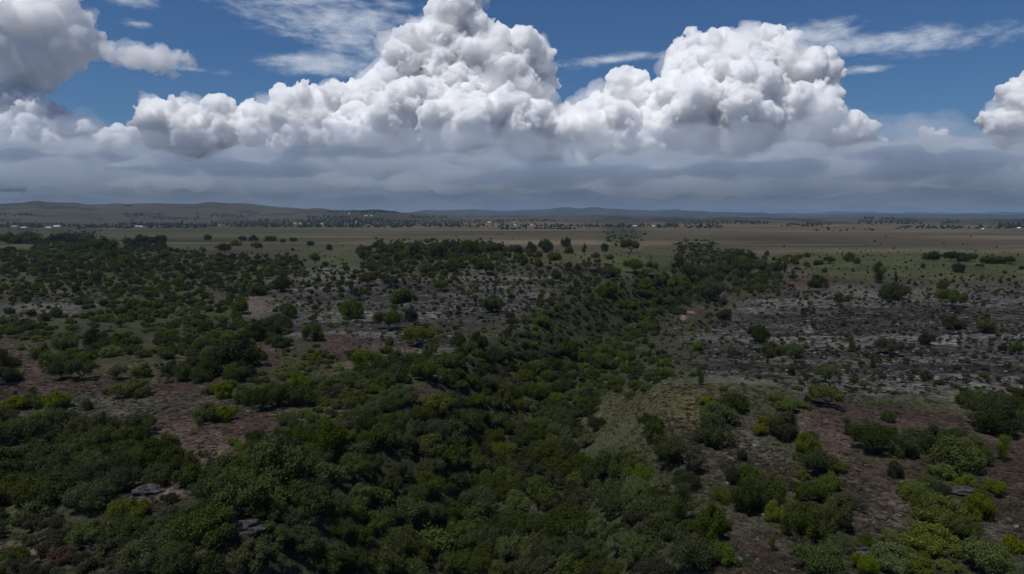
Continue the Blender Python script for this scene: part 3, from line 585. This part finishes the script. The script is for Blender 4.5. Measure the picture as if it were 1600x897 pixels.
def name_all(ids, noun, cat, group):
    bag = {}
    for i in ids:
        p = PL[i]; l = min(range(len(LM)), key=lambda j: (LM[j][0] - p[8]) ** 2 + ((LM[j][1] - p[9] + p[11] * .5) * 1.4) ** 2); bag.setdefault((l, p[7], p[5]), []).append(i)
    out_ = {}
    for (l, c, f), L_ in bag.items():
        L_.sort(key=lambda i: PL[i][8]); tot_ = len(L_)
        for k, i in enumerate(L_):
            w_ = '' if tot_ == 1 else ('left-hand ' if k == 0 else 'right-hand ') if tot_ == 2 else ('leftmost ' if k == 0 else 'rightmost ' if k == tot_ - 1 else ORD[min(k, 11)] + '-from-left ')
            out_[i] = f"{w_}{CW[c]} {FW[f]} {noun} {LM[l][2]}"
    return out_
for ids, noun, nm, cat, grp in ((TREES, 'tree', 'bushy_tree', 'tree', 'bushy trees of the savanna and ravine'), (SHRUBS, 'shrub', 'shrub', 'shrub', 'low shrubs on soil and rock')):
    lab = name_all(ids, noun, cat, grp)
    for i in ids:
        p = PL[i]; e = link(nm, None, None, (p[0], p[1], p[2]), None, rsv.uniform(0, 6.28)); e.empty_display_size = .5
        e['label'] = lab[i]; e['category'] = cat; e['group'] = grp
        sc_ = (p[3] / .98, p[3] / .98 * rsv.uniform(.88, 1.1), p[4] / UH[p[5]])
        link('crown', CROWN[p[5], p[6], p[7]], e, None, sc_)
        link('trunk' if nm == 'bushy_tree' else 'stem', TRUNK[p[5], p[6]], e, None, sc_)
# ---- everything smaller: one object per kind, scattered by geometry nodes
def scatter(name, label_pts, protos):
    """label_pts: list of (x, y, z, sx, sy, sz, rz, proto index)"""
    A = np.array(label_pts, float); me = bpy.data.meshes.new(name); me.vertices.add(len(A)); me.vertices.foreach_set('co', A[:, :3].astype(np.float32).ravel())
    for nm, d_, ty, f_ in (('scl', A[:, 3:6], 'FLOAT_VECTOR', 'vector'), ('rot', np.stack([A[:, 6] * 0, A[:, 6] * 0, A[:, 6]], -1), 'FLOAT_VECTOR', 'vector'), ('pick', A[:, 7], 'INT', 'value')):
        at = me.attributes.new(nm, ty, 'POINT'); at.data.foreach_set(f_, (d_.astype(np.int32) if ty == 'INT' else d_.astype(np.float32)).ravel())
    me.update()
    col_ = bpy.data.collections.new(name + '_source')
    for k, pr in enumerate(protos):
        ob = bpy.data.objects.new(f'{name}_{k:03d}', pr); col_.objects.link(ob)
    t = bpy.data.node_groups.new(name + '_scatter', 'GeometryNodeTree'); t.interface.new_socket('Geometry', in_out='INPUT', socket_type='NodeSocketGeometry'); t.interface.new_socket('Geometry', in_out='OUTPUT', socket_type='NodeSocketGeometry')
    gi = t.nodes.new('NodeGroupInput'); go = t.nodes.new('NodeGroupOutput'); ip = t.nodes.new('GeometryNodeInstanceOnPoints'); ci = t.nodes.new('GeometryNodeCollectionInfo')
    ci.inputs['Collection'].default_value = col_; ci.inputs['Separate Children'].default_value = True; ci.inputs['Reset Children'].default_value = True
    def na(n_, ty):
        q = t.nodes.new('GeometryNodeInputNamedAttribute'); q.data_type = ty; q.inputs[0].default_value = n_; return q.outputs[0]
    lk = t.links.new; lk(gi.outputs[0], ip.inputs['Points']); lk(ci.outputs[0], ip.inputs['Instance']); ip.inputs['Pick Instance'].default_value = True
    lk(na('pick', 'INT'), ip.inputs['Instance Index']); lk(na('scl', 'FLOAT_VECTOR'), ip.inputs['Scale'])
    er = t.nodes.new('FunctionNodeEulerToRotation'); lk(na('rot', 'FLOAT_VECTOR'), er.inputs[0]); lk(er.outputs[0], ip.inputs['Rotation'])
    lk(ip.outputs[0], go.inputs[0])
    o = link(name, me); md = o.modifiers.new('scatter', 'NODES'); md.node_group = t; o['kind'] = 'stuff'; return o
def joined(cme, tme, cmat):
    def arr(m):
        v = np.empty(len(m.vertices) * 3, np.float32); m.vertices.foreach_get('co', v); f = np.empty(len(m.loops), np.int32); m.loops.foreach_get('vertex_index', f); return v.reshape(-1, 3), f.reshape(-1, 4)
    v1, f1 = arr(cme); v2, f2 = arr(tme); me = mesh_np('plant', np.concatenate([v1, v2]), np.concatenate([f1, f2 + len(v1)])); me.materials.append(cmat); me.materials.append(BARK)
    me.polygons.foreach_set('material_index', np.array([0] * len(f1) + [1] * len(f2), np.int32)); return me
PK = sorted(CROWN); PI = {k: i for i, k in enumerate(PK)}; PROT = [joined(CROWN[k], TRUNK[k[:2]], LEAF[k[2]]) for k in PK]
used = set(TREES) | set(SHRUBS)
def rows(ids): return [(p[0], p[1], p[2], p[3], p[3] * rsv.uniform(.88, 1.1), p[4] / UH[p[5]], rsv.uniform(0, 6.28), PI[p[5], p[6], p[7]]) for p in (PL[i] for i in ids)]
rest = [i for i in range(len(PL)) if i not in used]
o = scatter('tree_scrub', rows([i for i in rest if PL[i][5] != 'shrub']), PROT); o['label'] = 'smaller bushy trees and scrub filling savanna, rock slopes and ravine'; o['category'] = 'scrub'
o = scatter('shrub_cover', rows([i for i in rest if PL[i][5] == 'shrub']), PROT); o['label'] = 'tiny low shrubs dotted over the rock and soil'; o['category'] = 'shrub cover'
# ---- leafless trees
BT = [(1105, 632, 16, 24, 'bare forked grey tree left on top of grassy knoll'), (1058, 634, 8, 16, 'slim bare sapling on the crest of grassy knoll'), (1075, 636, 8, 20, 'tall slim bare sapling right of shorter one on knoll'), (1225, 612, 20, 24, 'spreading leafless grey tree at rock field edge'), (1243, 735, 14, 34, 'tall leafless grey tree in short row on red soil'),
      (1170, 722, 10, 16, 'small leafless bush tree left on red soil'), (1290, 664, 26, 16, 'low leafless tree on soil below yellow-green tree'), (1062, 775, 26, 30, 'pale bare tree on slope right of ravine'), (970, 790, 30, 34, 'bare grey branching tree above grey boulder'), (600, 790, 26, 34, 'bare whitish tree in left ravine thicket'),
      (655, 815, 22, 30, 'thin pale dead tree in lower ravine'), (845, 800, 24, 34, 'dead tree with white stem in middle ravine'), (480, 830, 34, 34, 'dead pale tree right of dark rock ledge'), (690, 705, 36, 30, 'grey leafless broad tree in upper middle ravine'), (635, 655, 26, 24, 'leafless grey tree beside pale slope left of ravine'), (160, 662, 16, 14, 'small leafless tree at left of open brown soil'), (455, 655, 16, 18, 'leafless tree on soil below left thicket'), (277, 610, 14, 14, 'small leafless tree beside bright yellow-green bush'), (310, 610, 16, 16, 'small leafless tree right of bright yellow-green bush'), (1375, 760, 12, 20, 'slim leafless tree left of pinkish earth mound')]
_q = []
for _ in range(400):
    x_, y_ = rsv.uniform(20, 1580), rsv.uniform(500, 880); c = cover_char(x_, y_)
    if c in 'Dxm' and all(abs(x_ - a) + abs(y_ - b) > 60 for a, b in _q): _q.append((x_, y_))
for x_, y_ in _q[:34]:
    l = min(range(len(LM)), key=lambda j: (LM[j][0] - x_) ** 2 + ((LM[j][1] - y_) * 1.4) ** 2); z_ = y_ / 600
    BT.append((x_, y_, 22 * z_, 22 * z_, ('grey', 'pale', 'whitish')[len(BT) % 3] + ' bare-branched dead tree ' + LM[l][2]))
_c = {}
for k, b in enumerate(BT): _c.setdefault(b[4], []).append(k)
for s_, ks in _c.items():
    if len(ks) > 1:
        ks.sort(key=lambda k: BT[k][0])
        for n__, k in enumerate(ks): BT[k] = (*BT[k][:4], ('left ', 'right ')[n__] + s_ if len(ks) == 2 else ORD[n__] + '-from-left ' + s_)
G_ = hits([b[0] for b in BT], [b[1] for b in BT])
for k, (b, p) in enumerate(zip(BT, G_)):
    D_ = math.hypot(p[1], CAMZ - p[2]); e = link('bare_tree', None, None, (p[0], p[1], p[2] - .1), None, rsv.uniform(0, 6.28)); e['label'] = b[4]; e['category'] = 'bare tree'; e['group'] = 'leafless trees'
    s_ = (b[2] / FPX * D_ * .55, b[2] / FPX * D_ * .55, b[3] / FPX * D_ * .62); t_, br_ = BARE[k % 3]; link('trunk', t_, e, None, s_); link('branches', br_, e, None, s_)
# ---- loose rock, dry tufts
def rock_geo(seed):
    rs = np.random.RandomState(seed); v, f = ICO2; n = v.copy()
    for _ in range(9):
        d = rs.normal(size=3); d /= np.linalg.norm(d); c = rs.uniform(.45, .8); s_ = n @ d; n = n - np.outer(np.maximum(s_ - c, 0), d)
    n *= (1 + .12 * rs.normal(size=(len(n), 1))); return n * [1, .75, .6], f
g = NT('weathered_limestone'); geo = g.n('NewGeometry'); oi = g.n('ObjectInfo')
cr = g.mix(1., (.095, .092, .09), g.math('MULTIPLY', g.ramp(oi.outputs['Random'], 0, 1, .35, 1.35), g.ramp(g.noise(geo.outputs['Position'], 1.3, 5, .7), .3, .7, .45, 1.5)), 'MULTIPLY')
ROCKM = g.done(g.bsdf(cr, .9, .1, g.bump(g.noise(geo.outputs['Position'], 3., 4), .8, .3)))
RP = []
for i in range(6): v, f = rock_geo(i + 5); m_ = mesh_np('rock', v, f); m_.materials.append(ROCKM); RP.append(m_)
n_ = 60000; ax = rsv.uniform(-50, 1650, n_); ay = rsv.uniform(405, 900, n_)
wr = sample(WEI[KINDS.index('r')], ax, ay) + .8 * sample(WEI[KINDS.index('R')], ax, ay) + .10 * sample(WEI[KINDS.index('b')], ax, ay) + .05 * sample(WEI[KINDS.index('m')], ax, ay)
cl_ = rsv.uniform(size=n_); keep = cl_ < wr * .75; ax, ay = ax[keep], ay[keep]; HG = hits(ax, ay); ok = ~np.isnan(HG[:, 0]) & (HG[:, 1] < 900); HG = HG[ok]
dens = fbm(HG[:, 0] * .4, HG[:, 1], 14, 4, 55); HG = HG[dens > -.22]
rows_ = []
for p in HG:
    s_ = .2 + .34 * rsv.pareto(2.6) ; s_ = min(s_, 1.25) * np.interp(p[1], [150, 300, 600], [.75, 1., 1.25]); rows_.append((p[0], p[1], p[2] + .1 * s_, s_ * rsv.uniform(.8, 1.5), s_ * rsv.uniform(.6, 1.0), s_ * rsv.uniform(.5, 1.1), rsv.normal() * .5, rsv.randint(6)))
print('ROCKS', len(rows_))
o = scatter('rock_field', rows_, RP); o['label'] = 'weathered grey limestone rubble strewn over slopes'; o['category'] = 'rocks'
TUFT = []
for i, c in enumerate(((.085, .066, .042), (.07, .058, .036), (.055, .056, .03), (.10, .075, .05), (.05, .035, .03))):
    rs = np.random.RandomState(i); n = 60; b = rs.normal(size=(n, 3)) * [.4, .4, 0]; d = rs.normal(size=(n, 3)) * [.5, .5, .1] + [0, 0, .75]; s_ = np.cross(d, rs.normal(size=(n, 3))); s_ /= np.linalg.norm(s_, axis=1)[:, None] / .05
    V = np.stack([b - s_, b + s_, b + d * .6 + s_, b + d * .6 - s_ * .5], 1).reshape(-1, 3); m_ = mesh_np('tuft', V, np.arange(4 * n).reshape(-1, 4)); m_.materials.append(leafmat('dry_tuft_blades', c, .3, .2)); TUFT.append(m_)
n_ = 85000; ax = rsv.uniform(-50, 1650, n_); ay = rsv.uniform(430, 905, n_)
wr = sum(sample(WEI[KINDS.index(k)], ax, ay) * w_ for k, w_ in (('b', .8), ('g', .9), ('s', .8), ('m', .5), ('r', .3), ('R', .3), ('x', .4), ('Y', .3), ('G', .3), ('D', .12)))
keep = rsv.uniform(size=n_) < wr; HG = hits(ax[keep], ay[keep]); HG = HG[~np.isnan(HG[:, 0]) & (HG[:, 1] < 600)]
HG = HG[fbm(HG[:, 0], HG[:, 1], 18, 4, 66) + .25 * rsv.normal(size=len(HG)) > -.1]
rows_ = [(p[0], p[1], p[2] - .03, s_ * 1.2, s_, s_ * rsv.uniform(.4, .9), rsv.uniform(0, 6.28), rsv.choice(5, p=[.25, .25, .25, .1, .15])) for p in HG for s_ in [rsv.uniform(.25, .8)]]
print('TUFTS', len(rows_))
o = scatter('dry_grass', rows_, TUFT); o['label'] = 'dry grass tufts and low herbs on the soil'; o['category'] = 'grass'
# ---- the belts of trees before and on the hills
BELT = [(0, 60, 350, 357, 130), (20, 120, 349, 356, 120), (60, 66, 352, 356, 20), (120, 330, 351, 357, 420), (190, 300, 349, 352, 80), (330, 480, 349, 355, 420), (400, 470, 343, 350, 120), (470, 640, 345, 356, 800), (480, 560, 338, 346, 160), (540, 600, 342, 346, 90), (640, 720, 346, 355, 260), (640, 700, 338, 341, 60), (562, 625, 330, 333.5, 150), (512, 530, 330.5, 332, 22), (535, 560, 330.5, 332, 20),
        (700, 960, 352, 355.5, 260), (720, 790, 344, 350, 90), (770, 870, 343, 347, 80), (780, 900, 357.5, 359, 60), (960, 1060, 352, 356, 130), (1070, 1130, 352, 357, 70), (1080, 1200, 346, 351, 160), (1230, 1300, 350, 354, 90), (1340, 1440, 345, 351, 160), (1350, 1400, 340.5, 342, 40), (1400, 1600, 354, 358, 150), (1470, 1500, 346, 349, 40), (1560, 1600, 349, 356, 90), (1040, 1060, 350, 352, 20), (195, 222, 334, 339, 40), (190, 205, 321, 323, 14), (0, 50, 333, 337, 40), (325, 380, 334, 340, 50), (0, 1600, 344, 356, 160), (1270, 1365, 359, 361.5, 14), (200, 400, 334, 345, 60)]
bx = []; by = []
for x0, x1, y0, y1, n in BELT: n = int(n * .72); bx += list(rsv.uniform(x0, x1, n)); by += list(rsv.uniform(y0, y1, n))
HOUSES = [(22, 354.6, 26, 5, 'g', 'grey'), (37, 356.2, 22, 4, 'w', 'white'), (76, 356.2, 26, 4.5, 'w', 'white'), (88.5, 354.6, 32, 6.5, 'w', 'white'), (214, 354.2, 14, 4, 'w', 'white'), (220, 354.8, 18, 5, 'w', 'white'), (343, 352, 14, 4, 't', 'tan'), (461, 349.5, 18, 4.5, 'w', 'white'), (469, 349.5, 16, 4.5, 'w', 'white'), (503, 350.5, 12, 4, 'w', 'white'),
          (572, 337.6, 26, 6, 'w', 'white'), (580, 338.2, 20, 6, 'w', 'white'), (764, 348.5, 24, 8, 'w', 'white'), (774, 351.5, 12, 4, 'g', 'grey'), (803, 348, 10, 4, 'w', 'white'), (805, 352, 12, 5, 'w', 'white'), (830.5, 352.2, 16, 4.5, 'w', 'white'), (992, 354, 22, 5, 'w', 'white'), (1021, 354, 14, 5, 'w', 'white'), (1535.5, 358.8, 10, 4, 'w', 'white'), (1592, 357.6, 16, 6, 'w', 'white'), (1370, 341.6, 24, 5, 'g', 'grey')]
BG = hits(bx, by); rows_ = []
FK = [PI[k] for k in PK if k[0] in ('round', 'wide', 'tall') and k[2] in 'DDX' ]
for p, x_, y_ in zip(BG, bx, by):
    if np.isnan(p[0]) or p[1] > 9000: continue
    if any(abs(x_ - h[0]) < h[2] / max(p[1], 1) * FPX * .6 + 1.2 and y_ > h[1] - 2.5 and y_ < h[1] + 5 for h in HOUSES): continue
    r_ = rsv.uniform(3, 8) * np.interp(p[1], [2000, 6000], [.8, 1.1]); rows_.append((p[0], p[1], p[2] - .5, r_, r_, rsv.uniform(3.5, 7.5), rsv.uniform(0, 6.28), FK[rsv.randint(len(FK))]))
o = scatter('distant_woodland', rows_, PROT); o['label'] = 'far belts of dark trees along the foot of hills'; o['category'] = 'woodland'
# ================================================================ far houses
def plain(name, c, rough=.7):
    g = NT(name); geo = g.n('NewGeometry'); return g.done(g.bsdf(g.mix(1., c, g.ramp(g.noise(geo.outputs['Position'], .8, 4), .3, .7, .85, 1.1), 'MULTIPLY'), rough, .3))
MW = {'w': plain('white_roof_sheet', (.55, .55, .55), .5), 'g': plain('grey_roof_sheet', (.28, .28, .29)), 't': plain('tan_roof_sheet', (.34, .27, .2))}
MWALL = plain('pale_plaster', (.5, .48, .44)); MDOOR = plain('brown_door_wood', (.09, .05, .03)); MGL = plain('dark_window_glass', (.03, .035, .04), .15)
def boxm(name, x0, x1, y0, y1, z0, z1, mat):
    V = [(x, y, z) for z in (z0, z1) for x, y in ((x0, y0), (x1, y0), (x1, y1), (x0, y1))]
    return mk(name, (V, [[3, 2, 1, 0], [4, 5, 6, 7], [0, 1, 5, 4], [1, 2, 6, 5], [2, 3, 7, 6], [3, 0, 4, 7]]), mat)
LMH = ['dull grey roofed house furthest left in valley', 'small white roofed house near left edge, right of grey one', 'low white roofed house left of the largest white roof', 'largest bright white roofed hall at left tree belt', 'small white roofed hut left of its neighbour in trees', 'white roofed house right of small hut in left belt', 'tan roofed house in tree belt left of centre', 'left of two white roofed houses in tree belt', 'right of two white roofed houses in tree belt', 'small white house alone right of the pair',
       'larger white house on slope under hilltop grove', 'smaller white house right beside larger one under grove', 'brightest white building at centre below blue mountains', 'small grey house right of brightest central building', 'tiny white hut above another right of centre', 'small white house below the tiny hut', 'white roofed house at plain edge right of centre', 'long white roofed house beyond the side valley', 'small white house right of long white one', 'small white house at foot of hills far right', 'bright white house at the right edge', 'grey building on far hilltop at right']
HG = hits([h[0] for h in HOUSES], [h[1] for h in HOUSES])
for h, p, lb in zip(HOUSES, HG, LMH):
    if np.isnan(p[0]): print('NOHOUSE', h); continue
    x_, y_, L_, Ht, cm, _ = h; L_ *= .62; Ht *= .8; Dp = L_ * .55; e = link('house', None, None, (p[0], p[1], p[2] - .3), None, rsv.uniform(-.3, .3) + math.atan2(-p[0], p[1])); e['label'] = lb; e['category'] = 'house'; e['group'] = 'far white roofed houses'
    a, b = L_ / 2, Dp / 2; wh = Ht * .55
    link('wall', boxm('wall', -a, a, -b, b, 0, wh, MWALL), e)
    V = [(-a - .6, -b - .6, wh + .02), (a + .6, -b - .6, wh + .02), (a + .6, b + .6, wh + .02), (-a - .6, b + .6, wh + .02), (-a - .6, 0, Ht + 1), (a + .6, 0, Ht + 1)]
    me_ = bpy.data.meshes.new('roof'); me_.from_pydata(V, [], [(0, 1, 5, 4), (2, 3, 4, 5), (3, 0, 4), (1, 2, 5), (3, 2, 1, 0)]); me_.materials.append(MW[cm]); link('roof', me_, e)
    link('door', boxm('door', -.5, .5, -b - .06, -b + .02, 0, 2.0, MDOOR), e)
    for wx_ in (-a * .6, a * .6): link('window', boxm('window', wx_ - .6, wx_ + .6, -b - .05, -b + .02, .9, 2.0, MGL), e)
# white monuments on the hillside: two small towers and a cross-topped chapel spire seen as pale uprights
HG = hits([545.5, 550, 556.5], [335.5, 343, 349])
for k, (p, hgt, lb) in enumerate(zip(HG, (17, 9, 15), ('topmost slim white tower on the hillside', 'middle short white tower on the hillside', 'lowest white tower at foot of hillside'))):
    if np.isnan(p[0]): continue
    e = link('white_tower', None, None, (p[0], p[1], p[2] - .3)); e['label'] = lb; e['category'] = 'tower'; e['group'] = 'white towers on the hillside'
    link('base', boxm('base', -5, 5, -4, 4, 0, hgt * .3, MW['w']), e); link('shaft', boxm('shaft', -2.2, 2.2, -2, 2, hgt * .3 + .02, hgt * .8, MW['w']), e)
    me_ = bpy.data.meshes.new('roof'); q_ = 2.6; z0 = hgt * .8 + .03; me_.from_pydata([(-q_, -q_, z0), (q_, -q_, z0), (q_, q_, z0), (-q_, q_, z0), (0, 0, hgt)], [], [(0, 1, 4), (1, 2, 4), (2, 3, 4), (3, 0, 4), (3, 2, 1, 0)]); me_.materials.append(MW['w']); link('roof', me_, e)
# ---- rock ledges
LED = [(375, 835, 62, 24, 'dark overhanging rock ledge in bottom left thicket'), (985, 812, 26, 18, 'grey boulder outcrop on lower right ravine bank'), (235, 768, 44, 14, 'broken grey rock ledge below lower left thicket'), (1325, 858, 60, 12, 'low grey rock shelf on red soil at lower right'), (1500, 770, 50, 12, 'dark low rock shelf right of pinkish mound')]
HG = hits([l[0] for l in LED], [l[1] for l in LED])
g = NT('ledge_rock'); geo = g.n('NewGeometry'); nz = g.noise(geo.outputs['Position'], .9, 7, .7)
LM_ = g.done(g.bsdf(g.mix(1., (.055, .052, .052), g.ramp(nz, .3, .7, .3, 1.8), 'MULTIPLY'), .95, .05, g.bump(nz, 1., .6)))
for k, (l, p) in enumerate(zip(LED, HG)):
    rs = np.random.RandomState(k + 90); D_ = math.hypot(p[1], CAMZ); Lw = l[2] / FPX * D_ / 2; Lh = l[3] / FPX * D_; V = []; F = []; n = 0
    v, f = ico(4); v = v.copy()
    nn = np.array([fbm(np.array([q_[0] * 2 + 9 * k]), np.array([q_[1] * 2 + q_[2] * 3]), 1., 4, k)[0] for q_ in v]); st_ = np.round((v[:, 2] + .1 * nn) * 4) / 4
    v[:, 2] = .6 * st_ + .4 * v[:, 2]; v[:, :2] *= (1 + .35 * nn + .12 * np.sin(st_ * 9))[:, None]
    me_ = mesh_np('rock_ledge', v * [Lw, Lw * .6, Lh * .75], f); me_.materials.append(LM_); o = link('rock_ledge', me_, None, (p[0], p[1], p[2] + Lh * .05), None, (.45, 0, .2, -.1, -.2)[k]); o['label'] = l[4]; o['category'] = 'rock'
# ================================================================ air
HZ0, HZ1 = float(Z.min()) - 1.2, float(max(Z.max(), CAMZ)) + 14
hz = mk('haze', ([(x, y, z) for z in (HZ0, HZ1) for x, y in ((-46500, -46500), (46500, -46500), (46500, 46500), (-46500, 46500))], [[3, 2, 1, 0], [4, 5, 6, 7], [0, 1, 5, 4], [1, 2, 6, 5], [2, 3, 7, 6], [3, 0, 4, 7]]), None)
m = bpy.data.materials.new('haze_air'); m.use_nodes = True; n = m.node_tree; n.nodes.clear(); oo = n.nodes.new('ShaderNodeOutputMaterial'); pv = n.nodes.new('ShaderNodeVolumePrincipled')
pv.inputs['Color'].default_value = (.50, .72, 1.0, 1); pv.inputs['Density'].default_value = 3.0e-5; pv.inputs['Anisotropy'].default_value = .2; n.links.new(pv.outputs[0], oo.inputs['Volume'])
hz.materials.clear(); hz.materials.append(m); ho = link('haze', hz); ho['kind'] = 'stuff'
